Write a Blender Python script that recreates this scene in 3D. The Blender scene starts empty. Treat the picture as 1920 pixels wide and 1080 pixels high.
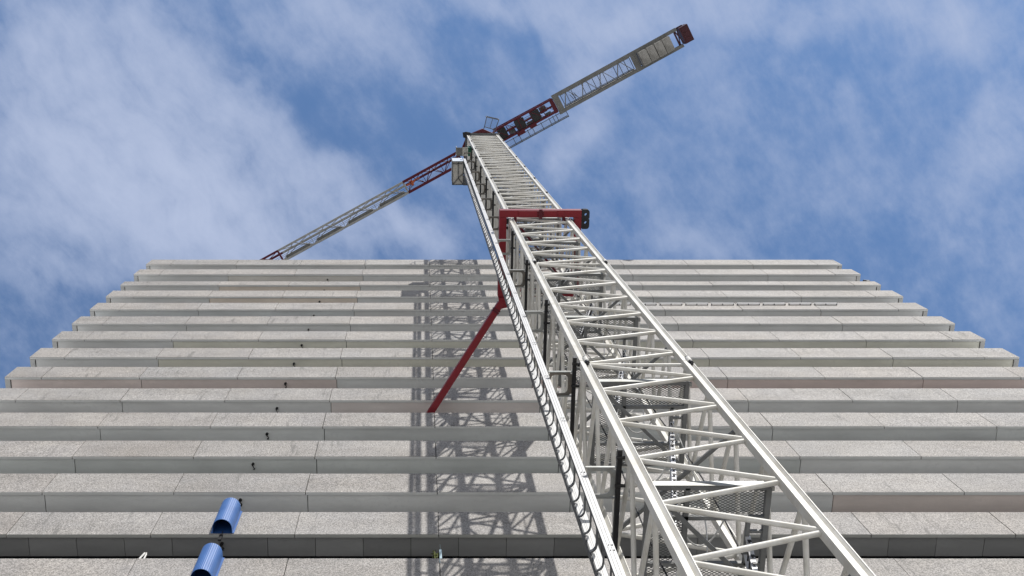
import bpy, math, random
from mathutils import Vector, Matrix, Quaternion
random.seed(7)
R = math.radians
SC = bpy.context.scene
C = SC.collection

# ------------------------------------------------------------------ camera, world, sun, exposure
cam_d = bpy.data.cameras.new('camera')
cam = bpy.data.objects.new('camera', cam_d); C.objects.link(cam)
cam.location = (0, 0, 0)                      # eye level; the ground lies 1.6 m below
cam.rotation_euler = (R(90 + 76), 0, 0)
cam_d.sensor_width = 36.0
cam_d.lens = 36.0 * 1828.9 / 1920
cam_d.shift_x = (960 - 790.5) / 1920
cam_d.clip_start = 0.05
cam_d.clip_end = 20000
SC.camera = cam

SUN = Vector((0.3004, -0.6603, 0.6884)).normalized()
sd = bpy.data.lights.new('sun', 'SUN'); sd.energy = 3.7; sd.angle = R(0.55); sd.color = (1.0, 0.965, 0.915)
so = bpy.data.objects.new('sun', sd); C.objects.link(so)
so.rotation_euler = SUN.to_track_quat('Z', 'Y').to_euler()
SC.view_settings.view_transform = 'Standard'
SC.view_settings.look = 'None'
SC.view_settings.exposure = 0.35
SC.view_settings.gamma = 1.0
SC.view_settings.use_curve_mapping = False


def build_world():
    w = bpy.data.worlds.new('World'); SC.world = w; w.use_nodes = True
    nt = w.node_tree; N = nt.nodes; L = nt.links
    N.clear()
    out = N.new('ShaderNodeOutputWorld'); bg = N.new('ShaderNodeBackground')
    bg.inputs['Strength'].default_value = 0.13
    L.new(bg.outputs[0], out.inputs[0])
    sky = N.new('ShaderNodeTexSky'); sky.sky_type = 'NISHITA'; sky.sun_disc = False
    sky.sun_elevation = R(43.5); sky.sun_rotation = math.atan2(SUN.x, SUN.y)
    sky.altitude = 50; sky.air_density = 1.0; sky.dust_density = 0.6; sky.ozone_density = 1.6
    tc = N.new('ShaderNodeTexCoord')
    sep = N.new('ShaderNodeSeparateXYZ'); L.new(tc.outputs['Generated'], sep.inputs[0])

    def math_(op, a, b=None, c=None, clamp=False):
        n = N.new('ShaderNodeMath'); n.operation = op; n.use_clamp = clamp
        for i, v in enumerate((a, b, c)):
            if v is None: continue
            if isinstance(v, (int, float)): n.inputs[i].default_value = v
            else: L.new(v, n.inputs[i])
        return n.outputs[0]
    z = math_('MAXIMUM', sep.outputs[2], 0.06)
    u = math_('DIVIDE', sep.outputs[0], z); v = math_('DIVIDE', sep.outputs[1], z)
    uv = N.new('ShaderNodeCombineXYZ'); L.new(u, uv.inputs[0]); L.new(v, uv.inputs[1])

    def noise(vec, scale, detail, rough, dist=0.0, loc=(0, 0, 0), sc=(1, 1, 1), rot=0.0):
        m = N.new('ShaderNodeMapping'); m.vector_type = 'TEXTURE'; m.inputs['Location'].default_value = loc
        m.inputs['Scale'].default_value = tuple(1 / q for q in sc); m.inputs['Rotation'].default_value = (0, 0, rot)
        L.new(vec, m.inputs['Vector'])
        n = N.new('ShaderNodeTexNoise'); n.inputs['Scale'].default_value = scale
        n.inputs['Detail'].default_value = detail; n.inputs['Roughness'].default_value = rough
        n.inputs['Distortion'].default_value = dist
        L.new(m.outputs[0], n.inputs['Vector']); return n
    # warp the cloud layer so that no edge stays elliptical
    wn = noise(uv.outputs[0], 7.0, 3, 0.55, 0, (3.1, 1.7, 0))
    wv = N.new('ShaderNodeVectorMath'); wv.operation = 'SUBTRACT'; L.new(wn.outputs['Color'], wv.inputs[0])
    wv.inputs[1].default_value = (0.5, 0.5, 0.5)
    ws = N.new('ShaderNodeVectorMath'); ws.operation = 'SCALE'; L.new(wv.outputs[0], ws.inputs[0]); ws.inputs['Scale'].default_value = 0.11
    wa = N.new('ShaderNodeVectorMath'); wa.operation = 'ADD'; L.new(uv.outputs[0], wa.inputs[0]); L.new(ws.outputs[0], wa.inputs[1])
    K = 0.000545
    # cloud banks of the layer: centre, half axes (in thousandths of the layer's height), tilt, density
    banks = CLOUDS
    tot = None
    for (cx, cy, ax, ay, rot, wt) in banks:
        m = N.new('ShaderNodeMapping'); m.vector_type = 'TEXTURE'
        m.inputs['Location'].default_value = ((cx - 790.5) * K, (cy - 84) * K, 0)
        m.inputs['Scale'].default_value = (ax * K, ay * K, 1)
        m.inputs['Rotation'].default_value = (0, 0, R(rot))
        L.new(wa.outputs[0], m.inputs['Vector'])
        ln = N.new('ShaderNodeVectorMath'); ln.operation = 'LENGTH'; L.new(m.outputs[0], ln.inputs[0])
        mr = N.new('ShaderNodeMapRange'); mr.interpolation_type = 'SMOOTHERSTEP'
        mr.inputs['From Min'].default_value = 0.0; mr.inputs['From Max'].default_value = 1.35
        mr.inputs['To Min'].default_value = wt; mr.inputs['To Max'].default_value = 0
        L.new(ln.outputs['Value'], mr.inputs['Value'])
        tot = mr.outputs[0] if tot is None else math_('ADD', tot, mr.outputs[0])
    # streaks drawn out along the wind, mottling, and fine wisps
    big = noise(wa.outputs[0], 6.5, 5, 0.55, 0.0, (0.4, 2.2, 0), (0.8, 1.5, 1), R(40))
    streak = noise(wa.outputs[0], 15.0, 6, 0.62, 0.0, (5.2, 0.3, 0), (0.42, 1.7, 1), R(50))
    mott = noise(uv.outputs[0], 26.0, 5, 0.6, 0.0, (1.2, 7.3, 0), (1.0, 1.15, 1), R(65))
    wisp = noise(uv.outputs[0], 60.0, 4, 0.65, 0.0, (4.2, 2.3, 0), (0.6, 1.4, 1), R(55))
    def cen(n, k): return math_('MULTIPLY', math_('SUBTRACT', n.outputs['Fac'], 0.5), k)
    mod = math_('ADD', math_('ADD', cen(streak, 1.3), cen(mott, 0.7)), 0.95)
    den = math_('MULTIPLY', tot, mod)
    for n_, k_ in ((big, 0.60), (streak, 0.26), (mott, 0.58), (wisp, 0.20)): den = math_('ADD', den, cen(n_, k_))
    den = math_('SMOOTH_MAX', math_('ADD', den, 0.13), 0.02, 0.22)
    thick = math_('SUBTRACT', 1.0, math_('POWER', 2.71828, math_('MULTIPLY', den, -1.55)))    # optical depth to cover
    ramp = N.new('ShaderNodeMapRange')
    ramp.inputs['From Min'].default_value = 0.0; ramp.inputs['From Max'].default_value = 1.0
    ramp.inputs['To Min'].default_value = 0.02; ramp.inputs['To Max'].default_value = 1.08
    ramp.clamp = False
    L.new(thick, ramp.inputs['Value'])
    mix = N.new('ShaderNodeMix'); mix.data_type = 'RGBA'
    L.new(ramp.outputs[0], mix.inputs['Factor'])
    gain = N.new('ShaderNodeMix'); gain.data_type = 'RGBA'; gain.blend_type = 'MULTIPLY'
    gain.inputs['Factor'].default_value = 1.0
    L.new(sky.outputs[0], gain.inputs['A']); gain.inputs['B'].default_value = SKYGAIN
    L.new(gain.outputs['Result'], mix.inputs['A']); mix.inputs['B'].default_value = CLOUDCOL
    # grey band towards the horizon, out of view, added to set the ambient fill
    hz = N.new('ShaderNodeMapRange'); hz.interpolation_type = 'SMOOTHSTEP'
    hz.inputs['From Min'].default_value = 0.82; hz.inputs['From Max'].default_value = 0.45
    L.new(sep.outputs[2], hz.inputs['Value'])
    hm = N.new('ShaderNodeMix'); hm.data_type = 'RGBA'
    L.new(hz.outputs[0], hm.inputs['Factor']); L.new(mix.outputs['Result'], hm.inputs['A']); hm.inputs['B'].default_value = FILLCOL
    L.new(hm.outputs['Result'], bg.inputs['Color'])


SKYGAIN = (0.66, 0.88, 1.04, 1)
FILLCOL = (0.66, 0.63, 0.61, 1)
CLOUDCOL = (2.85, 3.3, 4.45, 1)
CLOUDS = [
    (230, 190, 420, 180, 40, 0.64), (60, 320, 280, 200, 20, 0.48), (430, 420, 280, 170, 20, 0.60),
    (330, 60, 190, 90, 50, 0.32), (480, 220, 190, 75, 52, 0.40), (690, 385, 190, 70, 28, 0.48),
    (300, 350, 260, 140, 30, 0.24), (800, 430, 90, 50, 30, 0.25),
    (620, 50, 190, 90, 10, 0.34), (960, 30, 200, 60, 5, 0.46), (1120, 100, 160, 90, -40, 0.34),
    (1240, 20, 200, 60, 0, 0.35), (1060, 270, 110, 45, -60, 0.34), (1550, 40, 320, 60, 8, 0.30),
    (1870, 250, 160, 90, -50, 0.40), (1740, 60, 180, 60, 20, 0.25), (1500, 160, 190, 60, 20, 0.12),
    (1800, 420, 130, 70, 30, 0.16), (1290, 440, 150, 50, 10, 0.20), (1560, 380, 200, 50, -20, 0.10), (30, 500, 150, 60, 0, 0.16),
    (600, 210, 140, 70, 60, -0.17), (790, 230, 110, 60, 20, -0.25), (20, 60, 90, 50, 0, -0.18), (850, 100, 90, 60, 0, -0.05),
]
build_world()

# ------------------------------------------------------------------ materials
MATS = {}


def base_mat(name):
    m = bpy.data.materials.new(name); m.use_nodes = True
    nt = m.node_tree; b = nt.nodes['Principled BSDF']
    MATS[name] = m
    return m, nt, b


def texco(nt):
    return nt.nodes.new('ShaderNodeTexCoord').outputs['Object']


def noise_n(nt, vec, scale, detail=4, rough=0.55, sc=None):
    if sc:
        mp = nt.nodes.new('ShaderNodeMapping'); mp.inputs['Scale'].default_value = sc
        nt.links.new(vec, mp.inputs['Vector']); vec = mp.outputs[0]
    n = nt.nodes.new('ShaderNodeTexNoise'); n.inputs['Scale'].default_value = scale
    n.inputs['Detail'].default_value = detail; n.inputs['Roughness'].default_value = rough
    nt.links.new(vec, n.inputs['Vector']); return n.outputs['Fac']


def ramp_n(nt, fac, stops):
    r = nt.nodes.new('ShaderNodeValToRGB'); e = r.color_ramp.elements
    while len(e) < len(stops): e.new(0.5)
    for el, (p, col) in zip(e, stops):
        el.position = p; el.color = (*col, 1) if len(col) == 3 else col
    nt.links.new(fac, r.inputs['Fac']); return r.outputs['Color']


def mix_n(nt, a, b, fac, blend='MIX'):
    m = nt.nodes.new('ShaderNodeMix'); m.data_type = 'RGBA'; m.blend_type = blend
    for sock, val in (('A', a), ('B', b)):
        if isinstance(val, tuple): m.inputs[sock].default_value = (*val, 1)
        else: nt.links.new(val, m.inputs[sock])
    if isinstance(fac, (int, float)): m.inputs['Factor'].default_value = fac
    else: nt.links.new(fac, m.inputs['Factor'])
    return m.outputs['Result']


def attr_n(nt, name):
    a = nt.nodes.new('ShaderNodeAttribute'); a.attribute_name = name; return a.outputs['Color']


def bump_n(nt, b, h, strength, dist=0.01):
    bp = nt.nodes.new('ShaderNodeBump'); bp.inputs['Strength'].default_value = strength; bp.inputs['Distance'].default_value = dist
    nt.links.new(h, bp.inputs['Height']); nt.links.new(bp.outputs[0], b.inputs['Normal'])


def painted(name, col, dirt, rough=0.42, amount=0.35, scale=2.2, metallic=0.0, streak=True):
    m, nt, b = base_mat(name)
    v = texco(nt)
    f = noise_n(nt, v, scale, 6, 0.65)
    f2 = noise_n(nt, v, 3.0, 4, 0.6, (5, 5, 0.5)) if streak else f
    r1 = ramp_n(nt, f, [(0.42, (0, 0, 0)), (0.75, (1, 1, 1))])
    r2 = ramp_n(nt, f2, [(0.52, (0, 0, 0)), (0.78, (1, 1, 1))])
    c = mix_n(nt, mix_n(nt, col, dirt, r1), dirt, r2) if amount > 0.5 else mix_n(nt, col, mix_n(nt, col, dirt, r1), amount * 2)
    nt.links.new(c, b.inputs['Base Color'])
    b.inputs['Roughness'].default_value = rough; b.inputs['Metallic'].default_value = metallic
    b.inputs['Specular IOR Level'].default_value = 0.28
    return m


def granite():
    m, nt, b = base_mat('granite')
    v = texco(nt)
    s1 = noise_n(nt, v, 22, 3, 0.7)
    s2 = noise_n(nt, v, 9, 3, 0.6)
    s3 = noise_n(nt, v, 0.5, 3, 0.6)
    c = ramp_n(nt, s1, [(0.34, (0.14, 0.134, 0.128)), (0.455, (0.285, 0.276, 0.267)), (0.55, (0.37, 0.358, 0.347)), (0.65, (0.525, 0.51, 0.495))])
    c = mix_n(nt, c, ramp_n(nt, s2, [(0.36, (0.86, 0.855, 0.85)), (0.60, (1.05, 1.04, 1.03))]), 1.0, 'MULTIPLY')
    c = mix_n(nt, c, ramp_n(nt, s3, [(0.3, (0.92, 0.92, 0.93)), (0.7, (1.05, 1.03, 1.0))]), 1.0, 'MULTIPLY')
    s4 = noise_n(nt, v, 1.0, 4, 0.6, (0.35, 1, 1.3))
    c = mix_n(nt, c, ramp_n(nt, s4, [(0.35, (0.86, 0.85, 0.835)), (0.6, (1.03, 1.03, 1.03))]), 1.0, 'MULTIPLY')
    # rain streaks and dribbles that run down from the top edge of some panels
    st = noise_n(nt, v, 1.0, 5, 0.7, (3.6, 1, 0.55))
    band = noise_n(nt, v, 0.16, 2, 0.5)
    sr = mix_n(nt, (0, 0, 0), ramp_n(nt, st, [(0.575, (0, 0, 0)), (0.67, (1, 1, 1))]), ramp_n(nt, band, [(0.40, (0, 0, 0)), (0.54, (1, 1, 1))]))
    c = mix_n(nt, c, (0.14, 0.135, 0.125), mix_n(nt, (0, 0, 0), sr, 0.7))
    c = mix_n(nt, c, attr_n(nt, 'tint'), 1.0, 'MULTIPLY')
    nt.links.new(c, b.inputs['Base Color'])
    b.inputs['Roughness'].default_value = 0.75
    bump_n(nt, b, s1, 0.25, 0.01)
    return m


def soffit_mat(name, col):
    m, nt, b = base_mat(name)
    v = texco(nt)
    n1 = noise_n(nt, v, 0.8, 5, 0.6, (0.5, 2.0, 1))
    n2 = noise_n(nt, v, 5.0, 4, 0.6)
    c = mix_n(nt, col, tuple(x * 0.8 for x in col), ramp_n(nt, n1, [(0.35, (0, 0, 0)), (0.7, (1, 1, 1))]))
    c = mix_n(nt, c, tuple(x * 0.88 for x in col), ramp_n(nt, n2, [(0.5, (0, 0, 0)), (0.75, (1, 1, 1))]))
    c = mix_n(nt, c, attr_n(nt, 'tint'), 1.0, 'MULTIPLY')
    nt.links.new(c, b.inputs['Base Color']); b.inputs['Roughness'].default_value = 0.6
    return m


def grating_mat(name='expanded_mesh', thr=0.27, k=62.0):
    m, nt, b = base_mat(name)
    b.inputs['Base Color'].default_value = (0.13, 0.135, 0.135, 1); b.inputs['Roughness'].default_value = 0.5
    b.inputs['Metallic'].default_value = 0.4
    v = texco(nt)
    sp = nt.nodes.new('ShaderNodeSeparateXYZ'); nt.links.new(v, sp.inputs[0])

    def mt(op, a, bb):
        n = nt.nodes.new('ShaderNodeMath'); n.operation = op
        for i, x in enumerate((a, bb)):
            if x is None: continue
            if isinstance(x, (int, float)): n.inputs[i].default_value = x
            else: nt.links.new(x, n.inputs[i])
        return n.outputs[0]
    p = mt('MULTIPLY', mt('ADD', mt('MULTIPLY', sp.outputs[0], 0.55), sp.outputs[1]), k)
    q = mt('MULTIPLY', mt('SUBTRACT', mt('MULTIPLY', sp.outputs[0], 0.55), sp.outputs[1]), k)
    g = mt('MULTIPLY', mt('ABSOLUTE', mt('SINE', p, None), None), mt('ABSOLUTE', mt('SINE', q, None), None))
    al = mt('LESS_THAN', g, thr)
    nt.links.new(al, b.inputs['Alpha'])
    return m


def blue_rib():
    m, nt, b = base_mat('blue_ribbed_plastic')
    v = texco(nt)
    n = noise_n(nt, v, 2.5, 4, 0.6)
    c = ramp_n(nt, n, [(0.3, (0.045, 0.125, 0.35)), (0.7, (0.065, 0.16, 0.41))])
    nt.links.new(c, b.inputs['Base Color']); b.inputs['Roughness'].default_value = 0.5
    return m


def ground_mat():
    m, nt, b = base_mat('paving')
    v = texco(nt)
    n1 = noise_n(nt, v, 0.3, 5, 0.6); n2 = noise_n(nt, v, 8, 4, 0.6)
    c = ramp_n(nt, n1, [(0.3, (0.58, 0.57, 0.55)), (0.7, (0.69, 0.68, 0.66))])
    c = mix_n(nt, c, ramp_n(nt, n2, [(0.3, (0.85, 0.85, 0.85)), (0.7, (1.08, 1.08, 1.08))]), 1.0, 'MULTIPLY')
    br = nt.nodes.new('ShaderNodeTexBrick'); nt.links.new(v, br.inputs['Vector'])
    br.inputs['Scale'].default_value = 1.0; br.inputs['Mortar Size'].default_value = 0.008
    br.inputs['Color1'].default_value = (1, 1, 1, 1); br.inputs['Color2'].default_value = (0.93, 0.93, 0.93, 1); br.inputs['Mortar'].default_value = (0.5, 0.5, 0.5, 1)
    c = mix_n(nt, c, br.outputs['Color'], 1.0, 'MULTIPLY')
    nt.links.new(c, b.inputs['Base Color']); b.inputs['Roughness'].default_value = 0.85
    return m


GRANITE = granite()
SOFFIT = soffit_mat('soffit_render', (0.84, 0.845, 0.81))
SOFFIT_DARK = soffit_mat('soffit_metal_tile', (0.31, 0.31, 0.30))
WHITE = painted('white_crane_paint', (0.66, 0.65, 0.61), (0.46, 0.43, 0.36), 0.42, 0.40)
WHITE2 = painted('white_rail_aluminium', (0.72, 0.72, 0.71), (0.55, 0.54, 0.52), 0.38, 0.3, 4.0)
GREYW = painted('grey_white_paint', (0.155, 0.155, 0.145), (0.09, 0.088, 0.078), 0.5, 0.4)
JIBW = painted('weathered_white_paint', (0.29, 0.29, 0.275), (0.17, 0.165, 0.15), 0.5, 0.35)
MAROON = painted('maroon_paint', (0.055, 0.013, 0.018), (0.03, 0.01, 0.012), 0.5, 0.3)
STEEL = painted('walkway_steel', (0.165, 0.17, 0.17), (0.09, 0.088, 0.08), 0.5, 0.4)
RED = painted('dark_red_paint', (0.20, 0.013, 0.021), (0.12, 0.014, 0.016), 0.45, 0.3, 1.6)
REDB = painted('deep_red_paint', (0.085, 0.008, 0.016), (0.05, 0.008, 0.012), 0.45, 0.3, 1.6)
DARK = painted('dark_grey_steel', (0.105, 0.11, 0.115), (0.04, 0.04, 0.04), 0.5, 0.4)
BLACK = painted('black_steel', (0.018, 0.018, 0.02), (0.035, 0.033, 0.03), 0.5, 0.4)
GALV = painted('galvanised_steel', (0.34, 0.35, 0.34), (0.24, 0.22, 0.18), 0.45, 0.4, 5.0, 0.3)
ALU = painted('aluminium', (0.66, 0.67, 0.69), (0.45, 0.45, 0.46), 0.35, 0.3, 4.0, 0.3)
BRK = painted('bracket_steel', (0.12, 0.115, 0.105), (0.25, 0.20, 0.15), 0.5, 0.35, 3.0)
CONC = painted('counterweight_concrete', (0.30, 0.29, 0.265), (0.16, 0.155, 0.14), 0.85, 0.5, 1.5)
GREEN = painted('green_gate_paint', (0.01, 0.10, 0.05), (0.01, 0.05, 0.03), 0.5, 0.3)
CABIN = painted('cabin_sheet', (0.50, 0.485, 0.44), (0.36, 0.34, 0.29), 0.5, 0.35)
CABINF = painted('cabin_front_sheet', (0.62, 0.68, 0.74), (0.45, 0.5, 0.55), 0.4, 0.3)
ORANGE = painted('orange_paint', (0.55, 0.15, 0.06), (0.3, 0.08, 0.05), 0.5, 0.3)
CABLE_B = painted('black_rubber', (0.02, 0.02, 0.022), (0.04, 0.04, 0.04), 0.6, 0.2)
CABLE_W = painted('pale_cable_sheath', (0.6, 0.6, 0.58), (0.4, 0.4, 0.38), 0.6, 0.2)
LEAF = painted('weed_leaf', (0.11, 0.14, 0.03), (0.20, 0.20, 0.06), 0.6, 0.5, 20)
MESH = grating_mat()
OPENMESH = grating_mat('open_mesh', 0.075, 40.0)
BLUE = blue_rib()
BLUE_IN = painted('blue_plastic_inside', (0.02, 0.07, 0.22), (0.015, 0.05, 0.15), 0.5, 0.3)
PALEBLUE = painted('pale_blue_plastic', (0.45, 0.60, 0.68), (0.35, 0.45, 0.5), 0.5, 0.3)
GROUND = ground_mat()
m, nt, b = base_mat('dark_glass')
b.inputs['Base Color'].default_value = (0.012, 0.015, 0.018, 1); b.inputs['Roughness'].default_value = 0.06
GLASS = m


# ------------------------------------------------------------------ mesh helpers
class MB:
    def __init__(self):
        self.v = []; self.f = []; self.sm = []; self.tint = []; self.mi = []
        self.cur = (1, 1, 1); self.m = 0

    def add(self, vs, fs, smooth=False):
        o = len(self.v); self.v += [tuple(p) for p in vs]
        for q in fs:
            self.f.append([i + o for i in q]); self.sm.append(smooth); self.tint.append(self.cur); self.mi.append(self.m)

    def box(self, x0, x1, y0, y1, z0, z1):
        vs = [(x, y, z) for z in (z0, z1) for y in (y0, y1) for x in (x0, x1)]
        self.add(vs, [(0, 2, 3, 1), (4, 5, 7, 6), (0, 1, 5, 4), (2, 6, 7, 3), (0, 4, 6, 2), (1, 3, 7, 5)])

    def bar(self, p, q, w, h=None, up=(0, 0, 1)):
        h = w if h is None else h
        p = Vector(p); q = Vector(q); d = (q - p).normalized(); up = Vector(up)
        if abs(d.dot(up)) > 0.98: up = Vector((0, 1, 0))
        s = d.cross(up).normalized(); t = s.cross(d).normalized()
        vs = []
        for e in (p, q):
            for a, bb in ((-1, -1), (1, -1), (1, 1), (-1, 1)):
                vs.append(e + s * (a * w / 2) + t * (bb * h / 2))
        self.add(vs, [(3, 2, 1, 0), (4, 5, 6, 7), (0, 1, 5, 4), (1, 2, 6, 5), (2, 3, 7, 6), (3, 0, 4, 7)])

    def tube(self, p, q, r, n=10, r2=None):
        r2 = r if r2 is None else r2
        p = Vector(p); q = Vector(q); d = (q - p).normalized()
        a = d.orthogonal().normalized(); bb = d.cross(a)
        vs = []
        for e, rr in ((p, r), (q, r2)):
            for i in range(n):
                t = 2 * math.pi * i / n
                vs.append(e + a * (rr * math.cos(t)) + bb * (rr * math.sin(t)))
        self.add(vs, [(i, (i + 1) % n, n + (i + 1) % n, n + i) for i in range(n)], True)
        self.add(vs, [tuple(range(n))[::-1], tuple(range(n, 2 * n))])

    def path(self, pts, r, n=6):
        pts = [Vector(p) for p in pts]; vs = []; fs = []
        for i, p in enumerate(pts):
            d = (pts[min(i + 1, len(pts) - 1)] - pts[max(i - 1, 0)]).normalized()
            ref = Vector((0.31, 0.2, 0.93)); a = d.cross(ref).normalized(); bb = d.cross(a)
            for k in range(n):
                t = 2 * math.pi * k / n
                vs.append(p + a * (r * math.cos(t)) + bb * (r * math.sin(t)))
        for i in range(len(pts) - 1):
            for k in range(n):
                fs.append((i * n + k, i * n + (k + 1) % n, (i + 1) * n + (k + 1) % n, (i + 1) * n + k))
        self.add(vs, fs, True)
        self.add(vs, [tuple(range(n))[::-1], tuple(range((len(pts) - 1) * n, len(pts) * n))])

    def prism(self, poly, z0, z1):           # polygon in XY, counter-clockwise, extruded along Z
        n = len(poly)
        vs = [(x, y, z0) for x, y in poly] + [(x, y, z1) for x, y in poly]
        self.add(vs, [tuple(range(n))[::-1], tuple(range(n, 2 * n))] + [(i, (i + 1) % n, n + (i + 1) % n, n + i) for i in range(n)])

    def ring_plate(self, outer, inner, z0, z1):   # two polygons with the same number of points
        n = len(outer)
        vs = [(x, y, z) for z in (z0, z1) for ring in (outer, inner) for x, y in ring]
        fs = []
        for i in range(n):
            j = (i + 1) % n
            fs += [(i, n + i, n + j, j), (2 * n + i, 2 * n + j, 3 * n + j, 3 * n + i), (i, j, 2 * n + j, 2 * n + i), (n + j, n + i, 3 * n + i, 3 * n + j)]
        self.add(vs, fs)

    def xform(self, M):
        self.v = [tuple(M @ Vector(p)) for p in self.v]; return self

    def build(self, name, mats, parent=None, tints=False, bevel=0):
        me = bpy.data.meshes.new(name); me.from_pydata(self.v, [], self.f)
        mats = mats if isinstance(mats, (list, tuple)) else [mats]
        for mm in mats: me.materials.append(mm)
        me.polygons.foreach_set('use_smooth', self.sm)
        me.polygons.foreach_set('material_index', self.mi)
        if tints:
            at = me.color_attributes.new('tint', 'FLOAT_COLOR', 'CORNER')
            i = 0
            for p, t in zip(me.polygons, self.tint):
                for _ in p.vertices:
                    at.data[i].color = (*t, 1); i += 1
        me.update()
        o = bpy.data.objects.new(name, me); C.objects.link(o)
        if parent is not None: attach(o, parent)
        if bevel:
            md = o.modifiers.new('bevel', 'BEVEL'); md.width = bevel; md.segments = 2; md.limit_method = 'ANGLE'
        return o


def attach(o, parent):
    o.parent = parent
    if parent.type == 'EMPTY': o.matrix_parent_inverse = Matrix.Translation(-parent.location)


def tag(o, label, cat=None, group=None, kind=None):
    o['label'] = label
    if cat: o['category'] = cat
    if group: o['group'] = group
    if kind: o['kind'] = kind
    return o


def thing(name, loc, label, cat, group=None):
    e = bpy.data.objects.new(name, None); C.objects.link(e); e.location = loc
    e.empty_display_size = 0.5
    return tag(e, label, cat, group)


GZ = -1.6
# ------------------------------------------------------------------ ground
g = MB(); g.box(-3000, 3000, -3000, 3000, GZ - 1, GZ)
go = g.build('ground', GROUND); go['kind'] = 'structure'; go['label'] = 'pale paved ground'; go['category'] = 'ground'

# ------------------------------------------------------------------ office building
XL, XR, D = -18.88, 28.80, 14.60
JW, JA = 4.433, 0.527                      # panel width and a joint's X
PITCH = 2.918
bld = thing('office_building', ((XL + XR) / 2, D, GZ), 'tall grey granite office block with horizontal parapet bands, behind the crane', 'building')
THK = 0.11
DEPTH = 17.0
rows = {}
for k in range(1, 25):
    zb = 65.2 - PITCH * (k - 1)
    hh = 1.46
    if k == 1: hh = 1.54
    if k == 3: hh = 0.93
    rows[k] = (zb, zb + hh)
# tints of the soffit panels seen in the photo: row -> list of (x from, x to, tint)
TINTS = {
    9: [(-17.2, -7.9, (1.06, 0.91, 0.87)), (9, 40, (1.07, 0.88, 0.83))], 10: [(-4, 7.5, (1.04, 0.95, 0.925))],  # last entry paints in red light reflected off the strut
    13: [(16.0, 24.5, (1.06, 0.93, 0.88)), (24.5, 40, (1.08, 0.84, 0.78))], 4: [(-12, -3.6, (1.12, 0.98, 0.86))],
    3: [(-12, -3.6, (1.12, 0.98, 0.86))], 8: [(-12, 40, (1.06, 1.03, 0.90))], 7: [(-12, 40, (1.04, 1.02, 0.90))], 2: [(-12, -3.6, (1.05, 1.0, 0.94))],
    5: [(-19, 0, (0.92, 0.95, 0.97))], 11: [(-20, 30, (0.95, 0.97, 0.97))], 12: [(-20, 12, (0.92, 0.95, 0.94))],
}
joints = [JA + JW * j for j in range(-4, 7)]
low = MB(); lows = MB()
for k, (zb, zt) in rows.items():
    vis = k <= 17
    pb = MB() if vis else low
    xs = [XL] + joints + [XR]
    for a, bx in zip(xs[:-1], xs[1:]):
        t = random.uniform(0.93, 1.04); w = random.uniform(-0.015, 0.015)
        pb.cur = (t * (1 + w), t, t * (1 - w))
        g2 = random.uniform(0.009, 0.017)
        dy = random.uniform(-0.006, 0.006)
        pb.box(a + (0 if a == XL else g2), bx - (0 if bx == XR else g2), D + dy, D + THK, zb + random.uniform(-0.008, 0.008), zt)
    pb.cur = (0.96, 0.96, 0.96)
    for x0, x1 in ((XL, XL + 0.25), (XR - 0.25, XR)):       # returns round the corners
        n = 4; seg = (DEPTH - THK) / n
        for i in range(n):
            pb.box(x0, x1, D + THK + 0.004 + i * seg, D + THK + (i + 1) * seg - 0.02, zb + 0.006, zt - 0.006)
            pb.m = 1; pb.cur = (0.72, 0.72, 0.72)
            pb.box(x0 + 0.01, x1 - 0.01, D + THK + 0.01 + i * seg, D + THK + (i + 1) * seg - 0.03, zb - 0.012, zb - 0.006)
            pb.m = 0; pb.cur = (0.96, 0.96, 0.96)
    pb.cur = (0.1, 0.1, 0.1)
    pb.box(XL + 0.26, XR - 0.26, D + THK + 0.003, D + THK + 0.05, zb + 0.12, zt - 0.05)      # dark backing behind open joints
    pb.m = 1; pb.cur = (0.5, 0.5, 0.48) if k == 14 else (0.9, 0.9, 0.9)
    for a, bx in zip(xs[:-1], xs[1:]):
        pb.box(a + 0.014, bx - 0.014, D + 0.004, D + THK - 0.004, zb - 0.014, zb - 0.010)
    pb.m = 0
    band = pb.build('parapet_band', [GRANITE, SOFFIT], bld, True) if vis else None
    sf = MB() if vis else lows
    zs = zb + (0.10 if k == 14 else 0.03)
    y0, y1 = D + THK + 0.052, D + 0.80
    xa, xb = XL + 0.26, XR - 0.26
    if k == 14:
        xx = [xa]; p = JA - JW * 4 - 1.478 + 0.62
        while p < xb - 0.3:
            if p > xa + 0.3: xx.append(p)
            p += JW / 3
        xx.append(xb)
        gap = 0.008
    else:
        xx = [xa] + [JA + JW * j + 0.06 for j in range(-3, 7, 2)] + [xb]; gap = 0.014
    for a, bx in zip(xx[:-1], xx[1:]):
        mid = (a + bx) / 2
        t = random.uniform(0.95, 1.05) if k != 14 else random.uniform(0.82, 1.12)
        tint = (t, t, t)
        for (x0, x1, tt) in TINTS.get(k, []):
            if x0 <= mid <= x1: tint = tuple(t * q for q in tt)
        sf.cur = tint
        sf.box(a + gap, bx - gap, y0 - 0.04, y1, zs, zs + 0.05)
    sf.cur = (0.08, 0.08, 0.08)
    sf.box(xa, xb, y0, y1 + 0.06, zs + 0.052, zs + 0.30)     # slab edge above
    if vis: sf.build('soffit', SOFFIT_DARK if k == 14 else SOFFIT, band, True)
lo_o = low.build('lower_parapet', [GRANITE, SOFFIT], bld, True)
lows.build('lower_soffit', SOFFIT, lo_o, True)
gl = MB(); gl.box(XL + 0.3, XR - 0.3, D + 0.87, D + DEPTH - 0.3, GZ, 65.4)
gl.build('window_wall', GLASS, bld)
rf = MB(); rf.box(XL + 0.27, XR - 0.27, D + 0.2, D + DEPTH - 0.1, 65.42, 66.3)
rf.build('roof', CONC, bld)

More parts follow.
